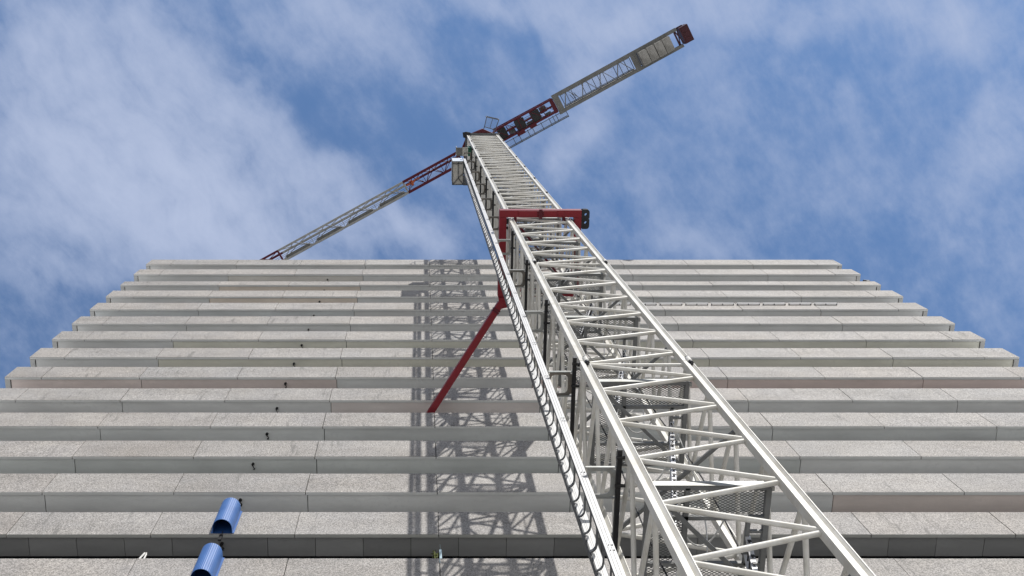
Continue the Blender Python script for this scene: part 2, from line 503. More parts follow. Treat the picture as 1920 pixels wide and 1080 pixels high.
# black chute hooks under the soffits, in one vertical line above the blue covers
for k in range(2, 15):
    zb = rows[k][0] + (0.10 if k == 14 else 0.03)
    h = MB(); x = -6.15 + random.uniform(-0.05, 0.05); y = D + 0.32 + random.uniform(-0.03, 0.05)
    q = random.uniform(0.75, 1.0); h.tube((x, y, zb), (x, y, zb - 0.09), 0.058 * q, 10)
    h.bar((x - 0.04, y + random.uniform(-.05, .05), zb - 0.09), (x + random.uniform(-.02, .09), y + 0.13, zb - 0.11), 0.03, 0.02)
    h.tube((x + random.uniform(-.03, .06), y + 0.2, zb + 0.01), (x + 0.02, y + 0.21, zb - 0.05), 0.03 * q, 8)
    h.build('chute_hook', BLACK, bld)

# white light tubes along the fifth band from the top
zL = 54.45
for i in range(9):
    x1 = 24.0 - 1.49 * i
    lt = MB(); lt.box(x1 - 1.30, x1, D - 0.12, D - 0.03, zL, zL + 0.085)
    lt.m = 1
    for xx in (x1 - 1.28, x1 - 0.65, x1 - 0.02):
        lt.box(xx - 0.025, xx + 0.025, D - 0.10, D - 0.008, zL - 0.02, zL + 0.012)
    lt.build('light_tube', [WHITE2, DARK], bld)
# a small dark camera on the right end of the third band
cm = MB(); cm.box(28.35, 28.55, D - 0.02, D + 0.1, 60.33, 60.50); cm.bar((28.2, D + 0.02, 60.50), (28.62, D + 0.06, 60.62), 0.13)
cm.build('roof_camera', BLACK, bld)


# blue half-round pipe covers
def pipe_cover(zb, zt, label):
    x, r, dep = -6.13, 0.305, 0.50
    t = thing('pipe_cover', (x, D, zb), label, 'pipe cover', 'blue pipe covers on the facade')
    def outline(rr):
        pts = [(x - rr, D - 0.012)]
        n = 36
        for i in range(n + 1):
            a = math.pi + math.pi * i / n
            rib = (0.005 if i % 2 else 0.0) if rr > 0.3 else 0
            pts.append((x + (rr - rib) * math.cos(a), D - (dep - r) + (rr - rib) * math.sin(a)))
        pts.append((x + rr, D - 0.012))
        return pts
    o = outline(r); i = outline(r - 0.015); n = len(o)
    mb = MB(); vs = [(px, py, zz) for zz in (zb, zt) for px, py in o]
    mb.add(vs, [(q, q + 1, n + q + 1, n + q) for q in range(n - 1)])
    vs2 = [(px, py, zz) for zz in (zb + 0.0, zt - 0.02) for px, py in i]
    mb.m = 1
    mb.add(vs2, [(q + 1, q, n + q, n + q + 1) for q in range(n - 1)])
    mb.add(vs2, [tuple(range(n, 2 * n))[::-1]])
    mb.m = 0
    mb.add(vs + vs2, [(q, 2 * n + q, 2 * n + q + 1, q + 1) for q in range(n - 1)])
    mb.add(vs, [tuple(range(n, 2 * n))])
    mb.m = 1
    mb.box(x - r + 0.02, x + r - 0.02, D - 0.022, D - 0.012, zb + 0.005, zt - 0.03)
    mb.build('half_shell', [BLUE, BLUE_IN], t)
    fl = MB()
    for s in (-1, 1):
        xx = x + s * (r + 0.002)
        fl.box(min(xx, xx + s * 0.05), max(xx, xx + s * 0.05), D - 0.03, D - 0.012, zb + 0.01, zt - 0.01)
    fl.build('fixing_flange', BLUE, t)
    hk = MB(); hk.tube((x + 0.02, D - 0.08, zb + 0.02), (x + 0.02, D - 0.08, zb - 0.25), 0.014, 6)
    hk.box(x - 0.03, x + 0.07, D - 0.11, D - 0.05, zb - 0.55, zb - 0.24)
    hk.build('cable_clamp', BLACK, t)
pipe_cover(27.29, 28.76, 'blue ribbed half-round pipe cover on the granite band above the dark soffit, upper of two')
pipe_cover(24.37, 25.82, 'blue ribbed half-round pipe cover cut by the bottom edge of the photo, lower of two')

# small things on the ledge of the lowest visible band
zt15 = rows[15][1]
wd = MB()
wx, wy, wz = 0.42, D + 0.40, 26.76
for i in range(46):
    a = random.uniform(0, 6.28); rr = random.uniform(0.01, 0.12); hz = random.uniform(-0.22, 0.14)
    p = Vector((wx + rr * math.cos(a), wy + rr * math.sin(a) * 0.7, wz + hz))
    d1 = Vector((random.uniform(-1, 1), random.uniform(-1, 1), random.uniform(-1, 1))).normalized() * random.uniform(0.03, 0.06)
    d2 = d1.cross(Vector((random.uniform(-1, 1), random.uniform(-1, 1), 1))).normalized() * 0.022
    wd.add([p - d1, p + d2, p + d1, p - d2], [(0, 1, 2, 3)])
wt = thing('weed', (wx, wy, zt15), 'small yellow-green weed growing on the ledge below the dark soffit', 'plant')
wd.build('foliage', LEAF, wt)
ws_ = MB()
for i in range(5):
    ws_.tube((wx, wy, zt15 - 0.3), (wx + random.uniform(-.1, .1), wy + random.uniform(-.08, .08), wz + 0.1), 0.008, 5)
ws_.build('stem', LEAF, wt)
pm = MB(); pm.box(0.54, 0.61, D + 0.30, D + 0.33, zt15 - 0.3, 26.87); pm.tube((0.575, D + 0.315, 26.87), (0.565, D + 0.315, 27.2), 0.007, 5)
tag(pm.build('marker_strip', PALEBLUE), 'pale blue upright plastic strip beside the weed on the ledge', 'marker strip')
vp = MB(); vp.path([(-8.46, D + 0.36, zt15 - 0.3), (-8.46, D + 0.36, 26.45), (-8.41, D + 0.38, 26.80), (-8.38, D + 0.40, 26.86), (-8.37, D + 0.43, 26.80), (-8.37, D + 0.46, zt15 - 0.3)], 0.03, 8)
tag(vp.build('vent_pipe', WHITE2), 'short white bent pipe poking up from the ledge left of the blue covers', 'pipe')

# ------------------------------------------------------------------ tower crane
MX0, MX1, MY0, MY1 = 3.613, 6.175, 7.0, 9.53
MCX, MCY = (MX0 + MX1) / 2, (MY0 + MY1) / 2
crane = thing('tower_crane', (MCX, MCY, GZ), 'tall white and red lattice tower crane in front of the office block', 'crane')
LW, LD = 0.205, 0.17


def leg_poly(x, y):
    # a square post (white face to the front) with a set-back, outward-turned flange on its right
    return [(x, y), (x + 0.098, y), (x + 0.100, y + 0.085), (x + 0.182, y + 0.012), (x + 0.187, y), (x + LW, y), (x + LW, y + LD), (x, y + LD)]


LEGS = [(MX0, MY0), (MX1 - LW, MY0), (MX0, MY1 - LD), (MX1 - LW, MY1 - LD)]
secs = [(-1.58, 0.19, 2), (0.19, 10.71, 6), (10.71, 21.23, 6), (21.23, 31.75, 6), (31.75, 42.27, 6)] + [(42.27 + 5.26 * i, 42.27 + 5.26 * (i + 1), 4) for i in range(7)]
ZTOP = secs[-1][1]
for (z0, z1, nb) in secs:
    lower = z0 < 42
    r = 0.047 if lower else 0.038
    mb = MB(); bay = (z1 - z0) / nb
    xi0, xi1 = MX0 + LW * 0.8, MX1 - LW * 0.8
    yi0, yi1 = MY0 + LD * 0.7, MY1 - LD * 0.7
    e = 0.035
    for i in range(nb):
        za, zm, zc = z0 + bay * i, z0 + bay * (i + 0.5), z0 + bay * (i + 1)
        for y in (MY0 + 0.10, MY1 - 0.09):
            mb.tube((xi0, y, za + e), (xi1, y, zm - e), r); mb.tube((xi1, y, zm + e), (xi0, y, zc - e), r)
        for x in (MX0 + 0.09, MX1 - 0.10):
            mb.tube((x, yi0, za + e), (x, yi1, zm - e), r); mb.tube((x, yi1, zm + e), (x, yi0, zc - e), r)
    zh = z0 + 0.02
    for y in (MY0 + 0.115, MY1 - 0.10): mb.tube((xi0, y, zh), (xi1, y, zh), r * 0.8)
    for x in (MX0 + 0.10, MX1 - 0.115): mb.tube((x, yi0, zh), (x, yi1, zh), r * 0.8)
    sec = mb.build('mast_section', WHITE, crane)
    for (x, y) in LEGS:
        lb = MB(); lb.prism(leg_poly(x, y), z0 + 0.012, z1 - 0.012)
        lb.build('leg', WHITE, sec)
    if z0 > 5:
        for (x, y) in LEGS:
            for dz in (0.0, ):
                pl = MB()
                front = y < 8
                yy = y - 0.06 if front else y + LD
                # fishplate over the joint, then the bolt
                pl.m = 1
                pl.box(x + 0.105, x + 0.190, y - 0.012 if front else y + LD, y + 0.04 if front else y + LD + 0.012, z0 - 0.17, z0 + 0.17)
                pl.m = 0
                br = 0.062 if lower else 0.055
                # upright screw: white sleeve on each section, dark hexagon nut below
                yc = y + 0.005 if front else y + LD + 0.05
                pl.m = 1
                pl.tube((x + 0.145, yc, z0 - 0.10), (x + 0.145, yc, z0 - 0.004), br * 1.05, 12)
                pl.tube((x + 0.145, yc, z0 + 0.004), (x + 0.145, yc, z0 + 0.14), br * 1.05, 12)
                pl.m = 0
                pl.tube((x + 0.145, yc, z0 - 0.19), (x + 0.145, yc, z0 - 0.102), br * 1.0, 6)
                pl.tube((x + 0.145, yc, z0 - 0.25), (x + 0.145, yc, z0 - 0.19), br * 0.45, 8)
                pl.tube((x + 0.145, yc, z0 + 0.142), (x + 0.145, yc, z0 + 0.2), br * 0.95, 6)
                xs = x - 0.05 if x < 5 else x + LW
                pl.tube((xs, y + 0.09, z0 - 0.02), (xs + 0.05, y + 0.09, z0 - 0.02), br * 0.8, 10)
                pl.build('bolt', [BLACK, WHITE], sec)

# plan bracing, platforms and ladders inside the mast
for k in range(-2, 12):
    zp = 15.27 + 5.26 * k
    br = MB(); br2 = MB()
    br.bar((MX1 - 0.15, MY0 + 0.16, zp + 2.2), (MX0 + 0.15, MY1 - 0.16, zp + 2.2), 0.075, 0.05)
    br2.bar((MX0 + 0.15, MY0 + 0.16, zp - 0.22), (MX1 - 0.15, MY1 - 0.16, zp - 0.22), 0.075, 0.05)
    br.build('plan_brace', STEEL, crane); br2.build('plan_brace', STEEL, crane)
    fr = MB()
    x0, x1, x2 = 3.86, 4.52, 5.93
    y0, y1, y2, y3 = 7.30, 7.86, 8.74, 9.24
    def fb(p, q, w=0.07, h=0.09): fr.bar((*p, zp), (*q, zp), w, h)
    fb((x0, y0), (x2, y0)); fb((x0, y1), (x2 - .04, y1)); fb((x0, y0), (x0, y3), 0.09, 0.10); fb((x1, y0), (x1, y3), 0.08, 0.09); fb((x0, y3), (x2, y3)); fb((x0, y2), (x2, y2))
    fb((x2 - 0.03, y0), (x2 - 0.03, y3), 0.09, 0.10); fb((x2 - 0.33, y1), (x2 - 0.33, y2), 0.06, 0.09)
    for yy in (8.12, 8.42): fb((x2 - 0.33, yy), (x2, yy), 0.05, 0.06)
    fr.m = 1
    fr.box(x0, x2, y0 - 0.05, y0 - 0.037, zp - 0.03, zp + 0.14)        # toe board
    fr.box(x2 - 0.14, x2 + 0.10, y0 + 0.02, y0 + 0.10, zp + 0.055, zp + 0.15)
    plo = fr.build('platform', [STEEL, GALV], crane)
    gm = MB()
    zg = zp + 0.052
    gm.box(x0, x2, y0, y1, zg, zg + 0.006); gm.box(x0, x1, y1 + 0.004, y2 - 0.004, zg, zg + 0.006); gm.box(x0, x2 - 0.33, y2, y3, zg, zg + 0.006)
    gm.build('grating', MESH, plo)
    if k < 11:
        la = MB()
        p0, p1 = Vector((4.36, 7.80, zp + 0.06)), Vector((5.62, 8.22, zp + 5.26))
        off = Vector((0, 0.34, 0))
        for o_ in (Vector((0, 0, 0)), off):
            la.bar(p0 + o_, p1 + o_, 0.085, 0.035, (0, 1, 0))
        la.m = 1
        nr = 18
        for i in range(1, nr):
            q = p0.lerp(p1, i / nr)
            la.tube(q - Vector((0, 0.04, 0)), q + off + Vector((0, 0.04, 0)), 0.016, 6)
            la.box(q.x - 0.03, q.x + 0.03, q.y - 0.06, q.y - 0.045, q.z - 0.03, q.z + 0.03)
        la.build('ladder', [ALU, BLACK], crane)

# slewing ring, cat head and jibs: local frame u (towards the counter-jib), v (across), w up
ED = Vector((0.8765, -0.4814, 0)); EN = Vector((0.4814, 0.8765, 0))
JM = Matrix.Translation((MCX + 0.09, MCY + 0.165, 0)) @ Matrix.Diagonal((1.02, 1.02, 1.02, 1)) @ Matrix(((ED.x, EN.x, 0, 0), (ED.y, EN.y, 0, 0), (0, 0, 1, 0), (0, 0, 0, 1)))
ZJ = 82.0
sl = MB()
sl.tube((MCX, MCY, ZTOP + 0.02), (MCX, MCY, ZTOP + 0.55), 1.25, 24)
sl.m = 1
sl.box(MX0 - 0.12, MX1 + 0.1, MY0 - 0.12, MY1 + 0.1, ZTOP - 0.10, ZTOP + 0.02)
sl.m = 0
sl.tube((MCX, MCY, ZTOP + 0.55), (MCX, MCY, ZTOP + 2.6), 1.05, 24)
sl.tube((MCX, MCY, ZTOP + 0.06), (MCX, MCY, ZTOP + 0.4), 1.72, 8)
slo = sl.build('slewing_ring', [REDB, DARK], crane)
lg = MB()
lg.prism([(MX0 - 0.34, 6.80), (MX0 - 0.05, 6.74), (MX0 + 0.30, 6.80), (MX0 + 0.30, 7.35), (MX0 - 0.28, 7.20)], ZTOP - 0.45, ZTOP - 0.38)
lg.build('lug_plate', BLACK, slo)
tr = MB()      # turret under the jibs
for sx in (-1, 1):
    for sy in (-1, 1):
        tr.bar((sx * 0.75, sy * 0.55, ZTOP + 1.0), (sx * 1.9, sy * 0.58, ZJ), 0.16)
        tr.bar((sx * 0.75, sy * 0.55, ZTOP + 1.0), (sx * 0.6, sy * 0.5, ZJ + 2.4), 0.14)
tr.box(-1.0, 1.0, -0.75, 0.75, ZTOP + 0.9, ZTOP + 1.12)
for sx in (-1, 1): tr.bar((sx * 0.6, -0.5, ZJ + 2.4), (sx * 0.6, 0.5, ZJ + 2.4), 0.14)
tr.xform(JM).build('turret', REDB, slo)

# working jib
def jib_lattice(u0, u1, mat, name, parent, n, pipe=True):
    mb = MB(); HW, HT = 0.50, 1.35
    th = 0.17 if pipe and n == 4 else 0.21
    mb.bar((u0, -HW, ZJ), (u1, -HW, ZJ), th); mb.bar((u0, HW, ZJ), (u1, HW, ZJ), th)
    mb.tube((u0, 0, ZJ + HT), (u1, 0, ZJ + HT), 0.105, 10)
    st = (u1 - u0) / n
    for i in range(n):
        a = u0 + st * i; m_ = a + st / 2; e_ = a + st
        mb.tube((a, HW, ZJ), (a + 0.02, -HW, ZJ), 0.026, 6)
        mb.tube((a, HW, ZJ), (m_, -HW, ZJ), 0.034, 6); mb.tube((e_, HW, ZJ), (m_, -HW, ZJ), 0.034, 6)
        for v in (-HW, HW):
            mb.tube((a, v, ZJ), (m_, 0, ZJ + HT), 0.03, 6); mb.tube((e_, v, ZJ), (m_, 0, ZJ + HT), 0.03, 6)
    mb.bar((u0, -HW - 0.06, ZJ), (u0, HW + 0.06, ZJ), 0.13, 0.2)
    o = mb.xform(JM).build(name, mat, parent)
    if pipe:
        wk = MB()
        for i in range(n):
            a = u0 + st * i
            wk.box(min(a + st * 0.10, a + st * 0.88), max(a + st * 0.10, a + st * 0.88), HW - 0.30, HW + 0.12, ZJ + 0.075, ZJ + 0.11)
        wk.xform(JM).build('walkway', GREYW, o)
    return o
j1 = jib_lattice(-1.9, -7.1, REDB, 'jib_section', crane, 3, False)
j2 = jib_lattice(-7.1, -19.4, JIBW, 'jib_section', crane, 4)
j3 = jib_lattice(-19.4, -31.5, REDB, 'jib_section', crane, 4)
tw = MB()
tw.tube((-6.5, -0.28, ZJ + 0.36), (-6.5, 0.18, ZJ + 0.36), 0.13, 12); tw.box(-6.95, -6.2, -0.15, 0.0, ZJ + 0.14, ZJ + 0.20); tw.box(-6.2, -5.7, -0.2, -0.1, ZJ + 0.16, ZJ + 0.22)
tw.xform(JM).build('trolley_winch', ORANGE, j1)
wg = MB(); wg.box(-6.7, -2.0, 0.08, 0.42, ZJ + 0.10, ZJ + 0.106); wg.xform(JM).build('grating', OPENMESH, j1)
rp = MB()
for v in (0.10, 0.22): rp.tube((-6.4, v, ZJ + 0.3), (-31, v, ZJ + 0.2), 0.014, 5)
rp.xform(JM).build('rope', CABLE_B, j2)

# counter-jib: red machinery section, white ballast frame, red end box
cj = MB()
for v in (-0.60, 0.50):
    cj.bar((1.6, v, ZJ), (7.05, v, ZJ), 0.15)
    cj.bar((1.6, v, ZJ + 1.2), (7.05, v, ZJ + 0.9), 0.10)
for i in range(5):
    a = 1.6 + 1.09 * i
    cj.bar((a, -0.60, ZJ), (a + 1.09, 0.50, ZJ), 0.05); cj.bar((a + 1.09, -0.6, ZJ), (a + 1.09, 0.5, ZJ), 0.06)
    for v in (-0.60, 0.50): cj.bar((a, v, ZJ), (a + 0.55, v, ZJ + 1.1), 0.06); cj.bar((a + 0.55, v, ZJ + 1.1), (a + 1.09, v, ZJ), 0.06)
cj.box(6.75, 7.05, -0.68, 0.60, ZJ - 0.08, ZJ + 0.10)
cj.box(3.2, 3.9, 0.45, 0.78, ZJ - 0.2, ZJ + 0.3); cj.box(4.4, 5.0, 0.45, 0.74, ZJ - 0.1, ZJ + 0.3)
cj.bar((2.0, -0.05, ZJ + 0.12), (6.9, -0.05, ZJ + 0.12), 0.16, 0.12)
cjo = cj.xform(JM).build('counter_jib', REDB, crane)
mc = MB()
mc.box(5.75, 6.3, -0.42, 0.1, ZJ + 0.21, ZJ + 0.75); mc.box(2.75, 3.25, -0.1, 0.38, ZJ + 0.21, ZJ + 0.8)
mc.tube((4.3, 0.30, ZJ + 0.3), (4.85, 0.30, ZJ + 0.3), 0.15, 10); mc.tube((6.0, 0.35, ZJ + 0.3), (6.5, 0.35, ZJ + 0.3), 0.13, 10)
for t_ in (0.0, 0.12, 0.24): mc.bar((2.0, -0.3 + t_, ZJ + 0.5), (5.0, -0.25 + t_, ZJ + 0.4), 0.03)
mc.xform(JM).build('machinery', DARK, cjo)
bf = MB()
for v in (-0.72, 0.72):
    bf.box(7.10, 18.4, v - 0.13, v + 0.13, ZJ - 0.14, ZJ - 0.10)
    bf.box(7.10, 18.4, v - 0.02, v + 0.02, ZJ - 0.098, ZJ + 0.20)
    bf.box(7.10, 18.4, v - 0.13, v + 0.13, ZJ + 0.202, ZJ + 0.24)
bf.box(7.08, 7.60, -0.86, 0.86, ZJ - 0.16, ZJ - 0.142)
bf.box(14.15, 14.65, -0.86, 0.86, ZJ - 0.16, ZJ - 0.142)
for i in range(4):
    a = 7.7 + 1.6 * i
    bf.bar((a, 0.58, ZJ - 0.05), (a + 0.55, -0.58, ZJ - 0.05), 0.07, 0.05); bf.bar((a + 0.75, -0.58, ZJ - 0.05), (a + 1.5, 0.58, ZJ - 0.05), 0.05, 0.05)
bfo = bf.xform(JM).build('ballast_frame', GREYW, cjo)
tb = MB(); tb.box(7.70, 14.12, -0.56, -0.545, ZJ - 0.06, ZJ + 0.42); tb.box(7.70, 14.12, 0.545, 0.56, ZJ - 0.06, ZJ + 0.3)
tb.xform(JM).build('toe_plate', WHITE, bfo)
cg = MB(); cg.box(7.75, 14.1, -0.52, 0.52, ZJ + 0.26, ZJ + 0.266)
cg.xform(JM).build('grating', OPENMESH, cjo)
cf = MB()
for v in (-0.52, 0.52): cf.bar((7.75, v, ZJ + 0.2), (14.1, v, ZJ + 0.2), 0.06, 0.1)
for i in range(14):
    if i in (3, 9): continue
    u = 7.8 + i * 0.485
    cf.bar((u, -0.52, ZJ + 0.21), (u, 0.52, ZJ + 0.21), 0.045, 0.06)
for i in range(8):
    u = 7.8 + i * 0.9
    for v in (-0.55, 0.55): cf.bar((u, v, ZJ + 0.2), (u, v, ZJ + 1.3), 0.045)
for v in (-0.55, 0.55): cf.bar((7.8, v, ZJ + 1.3), (14.1, v, ZJ + 1.3), 0.045); cf.bar((7.8, v, ZJ + 0.75), (14.1, v, ZJ + 0.75), 0.035)
for t_ in (0, 0.18, 0.36): cf.bar((8.5 + t_, -0.2, ZJ + 0.1), (8.65 + t_, 0.3, ZJ + 0.1), 0.05)
cf.xform(JM).build('walkway_frame', DARK, cjo)
eb = MB()
eb.box(18.55, 19.28, -0.72, 0.68, ZJ - 0.4, ZJ + 0.7)
for i in range(3): eb.box(18.66, 19.18, -0.62 + 0.44 * i, -0.28 + 0.44 * i, ZJ - 0.43, ZJ - 0.402)
eb.bar((18.2, -0.72, ZJ), (18.5, 0.66, ZJ - 0.3), 0.08); eb.bar((18.45, -0.7, ZJ), (18.2, 0.7, ZJ), 0.07); eb.bar((18.15, -0.8, ZJ), (18.15, 0.8, ZJ), 0.12)
eb.bar((17.7, -0.75, ZJ + 0.26), (19.0, -0.75, ZJ + 0.26), 0.12)
eb.xform(JM).build('end_box', MAROON, cjo)
for (u0, u1, h_) in ((1.85, 2.55, 0.7), (3.40, 4.25, 0.9), (4.85, 5.65, 0.8)):
    wn_ = MB(); wn_.box(u0, u1, -0.46, 0.36, ZJ - 0.02, ZJ + 0.12)
    wn_.tube(((u0 + u1) / 2, -0.5, ZJ + 0.5), ((u0 + u1) / 2, 0.4, ZJ + 0.5), 0.36, 14)
    wn_.box(u0 + 0.1, u1 - 0.1, 0.36, 0.5, ZJ, ZJ + h_)
    wn_.xform(JM).build('winch', BLACK, cjo)
wy_ = MB()
wy_.box(1.9, 7.65, 0.74, 1.34, ZJ + 0.06, ZJ + 0.066)
wy_.m = 1
for v in (0.74, 1.34): wy_.bar((1.9, v, ZJ + 0.03), (7.65, v, ZJ + 0.03), 0.045, 0.06)
for u in (1.92, 2.75, 3.3, 4.1, 4.55, 5.35, 6.1, 6.45, 6.75, 7.63): wy_.bar((u, 0.66, ZJ + 0.03), (u, 1.34, ZJ + 0.03), 0.05, 0.06)
for u in (1.92, 3.3, 4.6, 6.1, 7.63): wy_.bar((u, 1.36, ZJ), (u, 1.36, ZJ + 1.1), 0.045)
wy_.bar((1.9, 1.36, ZJ + 1.1), (7.65, 1.36, ZJ + 1.1), 0.045); wy_.bar((1.9, 1.36, ZJ + 0.55), (7.65, 1.36, ZJ + 0.55), 0.035)
wy_.xform(JM).build('side_walkway', [OPENMESH, DARK], cjo)
sp_ = MB()
P = [Vector((5.38, 5.80, 0)), Vector((6.40, 6.02, 0)), Vector((6.11, 6.85, 0)), Vector((5.21, 6.59, 0))]
zz = ZJ - 0.3
for i in range(4): sp_.bar(P[i] + Vector((0, 0, zz)), P[(i + 1) % 4] + Vector((0, 0, zz)), 0.06)
sp_.bar(P[0].lerp(P[1], .5) + Vector((0, 0, zz)), P[3].lerp(P[2], .5) + Vector((0, 0, zz)), 0.04)
for i in (0, 1): sp_.bar(P[i] + Vector((0, 0, zz)), P[i] + Vector((0, 0, zz + 1.1)), 0.05)
sp_.bar(P[0] + Vector((0, 0, zz + 1.1)), P[1] + Vector((0, 0, zz + 1.1)), 0.05)
sp_.bar(P[3] + Vector((0, 0, zz)), (4.98, 7.25, zz), 0.06); sp_.bar(P[2] + Vector((0, 0, zz)), (5.9, 7.4, zz), 0.06)
sp_.m = 1
sp_.add([P[0] + Vector((0, 0, zz + .04)), P[1] + Vector((0, 0, zz + .04)), P[2] + Vector((0, 0, zz + .04)), P[3] + Vector((0, 0, zz + .04))], [(0, 1, 2, 3)])
sp_.build('service_platform', [DARK, OPENMESH], slo)

# counterweight blocks hanging in the ballast frame
proto = None
places = ['counterweight block nearest the mast', 'second counterweight block from the mast', 'third counterweight block from the mast', 'counterweight block nearest the red end box']
for i in range(4):
    u = 15.10 + 0.70 * i
    if proto is None:
        cb = MB()
        pts = []
        hw = 0.60
        prof = [(-0.325, -hw + 0.05), (-0.275, -hw), (0.275, -hw), (0.325, -hw + 0.05), (0.325, hw - 0.05), (0.275, hw), (-0.275, hw), (-0.325, hw - 0.05)]
        cb.prism(prof, -0.75, 0.8)
        M2 = JM.copy(); M2.translation = (0, 0, 0)
        cb.xform(M2)
        proto = cb.build('counterweight_block', CONC); o = proto
    else:
        o = proto.copy(); C.objects.link(o)
    o.location = JM @ Vector((u, 0, ZJ + random.uniform(-0.04, 0.04)))
    tag(o, 'grey concrete ' + places[i] + ' in the counter-jib', 'counterweight', 'counterweight blocks in the counter-jib')

# ------------------------------------------------------------------ red tie collar round the mast, with its strut to the building
ZC = 39.87
col = thing('tie_collar', (MCX, MCY, ZC), 'dark red square steel collar clamped round the mast, tied to the facade by a strut', 'tie collar')
BH = 0.36
CX0, CX1, CY0, CY1 = 3.22, 6.62, 6.63, 10.33
fb_ = MB(); fb_.box(CX0, CX1, CY0, CY0 + 0.30, ZC, ZC + BH)
bo = fb_.build('front_beam', RED, col, bevel=0.012)
de = MB()
de.box(4.02, 5.58, CY0 + 0.03, CY0 + 0.26, ZC - 0.055, ZC - 0.002)
de.m = 1
de.box(4.85, 4.98, CY0 - 0.05, CY0 + 0.34, ZC - 0.12, ZC - 0.058)
for sx in (4.80, 5.03):
    for yy in (6.68, 6.76, 6.84): de.tube((sx, yy, ZC - 0.1), (sx, yy, ZC - 0.05), 0.022, 6)
de.build('splice_plate', [RED, REDB], bo)
for (x0, x1) in ((CX0, CX0 + 0.30), (CX1 - 0.30, CX1)):
    s_ = MB(); s_.box(x0, x1, CY0 + 0.303, CY1 - 0.303, ZC + 0.003, ZC + BH - 0.003); s_.build('side_beam', RED, col, bevel=0.012)
rb = MB(); rb.box(CX0, CX1, CY1 - 0.30, CY1, ZC, ZC + BH); rb.build('rear_beam', RED, col, bevel=0.012)
# dark lug with two eyes on the right front corner
def lug(x0, x1, y0, y1, z, h):
    mb = MB()
    n = 24
    cxx, cyy = x1 - 0.16, (y0 + y1) / 2
    eyes = [(x0 + 0.19, y0 + 0.22, 0.065), (x0 + 0.19, y0 + 0.56, 0.065)]
    ym = (eyes[0][1] + eyes[1][1]) / 2
    segs = [(y0, ym, eyes[0]), (ym, y1, eyes[1])]
    for (ya, yb, (ex, ey, er)) in segs:
        outer, inner = [], []
        for i in range(n):
            a = 2 * math.pi * i / n
            dx, dy = math.cos(a), math.sin(a)
            t = min([(x1 - ex) / dx if dx > 1e-6 else 1e9, (x0 - ex) / dx if dx < -1e-6 else 1e9, (yb - ey) / dy if dy > 1e-6 else 1e9, (ya - ey) / dy if dy < -1e-6 else 1e9])
            px, py = ex + dx * t, ey + dy * t
            # round the two outer corners
            for (qx, qy) in ((x1, y0), (x1, y1)):
                rr = 0.12
                ccx, ccy = qx - rr, (qy + rr if qy == y0 else qy - rr)
                if px > ccx and ((qy == y0 and py < ccy) or (qy == y1 and py > ccy)):
                    v_ = Vector((px - ccx, py - ccy)).normalized() * rr; px, py = ccx + v_.x, ccy + v_.y
            outer.append((px, py)); inner.append((ex + er * dx, ey + er * dy))
        mb.ring_plate(outer, inner, z, z + h)
    return mb
lug(CX1 + 0.003, CX1 + 0.34, CY0 - 0.02, CY0 + 0.80, ZC + 0.05, 0.06).build('lug_plate', BLACK, col)
lug(CX1 + 0.003, CX1 + 0.34, CY0 - 0.02, CY0 + 0.80, ZC + 0.25, 0.06).build('lug_plate', BLACK, col)
# guides gripping the mast legs
for (x, y) in LEGS:
    gd = MB()
    sx = -1 if x < 5 else 1; sy = -1 if y < 8 else 1
    xa = x - 0.09 if sx < 0 else x + LW + 0.01
    ya = y + 0.02
    gd.box(xa, xa + 0.08, ya, ya + 0.2, ZC + 0.05, ZC + 0.3)
    xi = x + LW + 0.02 if sx < 0 else x - 0.12
    gd.m = 1
    gd.box(xi, xi + 0.10, CY0 + 0.31 if sy < 0 else CY1 - 0.62, CY0 + 0.62 if sy < 0 else CY1 - 0.31, ZC + 0.02, ZC + 0.30)
    gd.m = 0
    gd.tube((xa + 0.04 - 0.1, ya + 0.1, ZC + 0.17), (xa + 0.14, ya + 0.1, ZC + 0.17), 0.035, 8)
    gd.tube((xa + 0.04, ya + 0.32, ZC + 0.10), (xa + 0.04, ya + 0.42, ZC + 0.10), 0.04, 8)
    gd.build('leg_guide', [BLACK, REDB], col)
ib = MB(); ib.bar((4.0, 7.25, ZC + 0.16), (6.25, 10.0, ZC + 0.16), 0.09, 0.10); ib.build('inner_brace', REDB, col)
ib = MB(); ib.bar((6.3, 9.2, ZC + 0.1), (6.62, 10.0, ZC + 0.1), 0.12); ib.bar((5.95, 10.0, ZC - 0.1), (6.3, 10.15, ZC - 0.08), 0.18); ib.build('rear_bracket', RED, col)
st = MB()
a0 = Vector((3.40, 10.50, ZC - 0.02)); a1 = Vector((0.389, 14.84, 38.20)); a1 = a0 + (a1 - a0) * 1.14
st.prism([(CX0 + 0.01, CY1 + 0.003), (CX0 + 0.45, CY1 + 0.003), (CX0 + 0.42, CY1 + 0.42), (CX0 + 0.10, CY1 + 0.50)], ZC - 0.14, ZC + 0.12)
d_ = (a1 - a0).normalized()
st.bar(a0 + d_ * 0.1, a1, 0.27, 0.20)
sto = st.build('strut', RED, col)
fl_ = MB()
for t_ in (0.42, 0.52): fl_.bar(a0 + d_ * t_, a0 + d_ * (t_ + 0.06), 0.32, 0.25)
fl_.build('flange', REDB, sto)

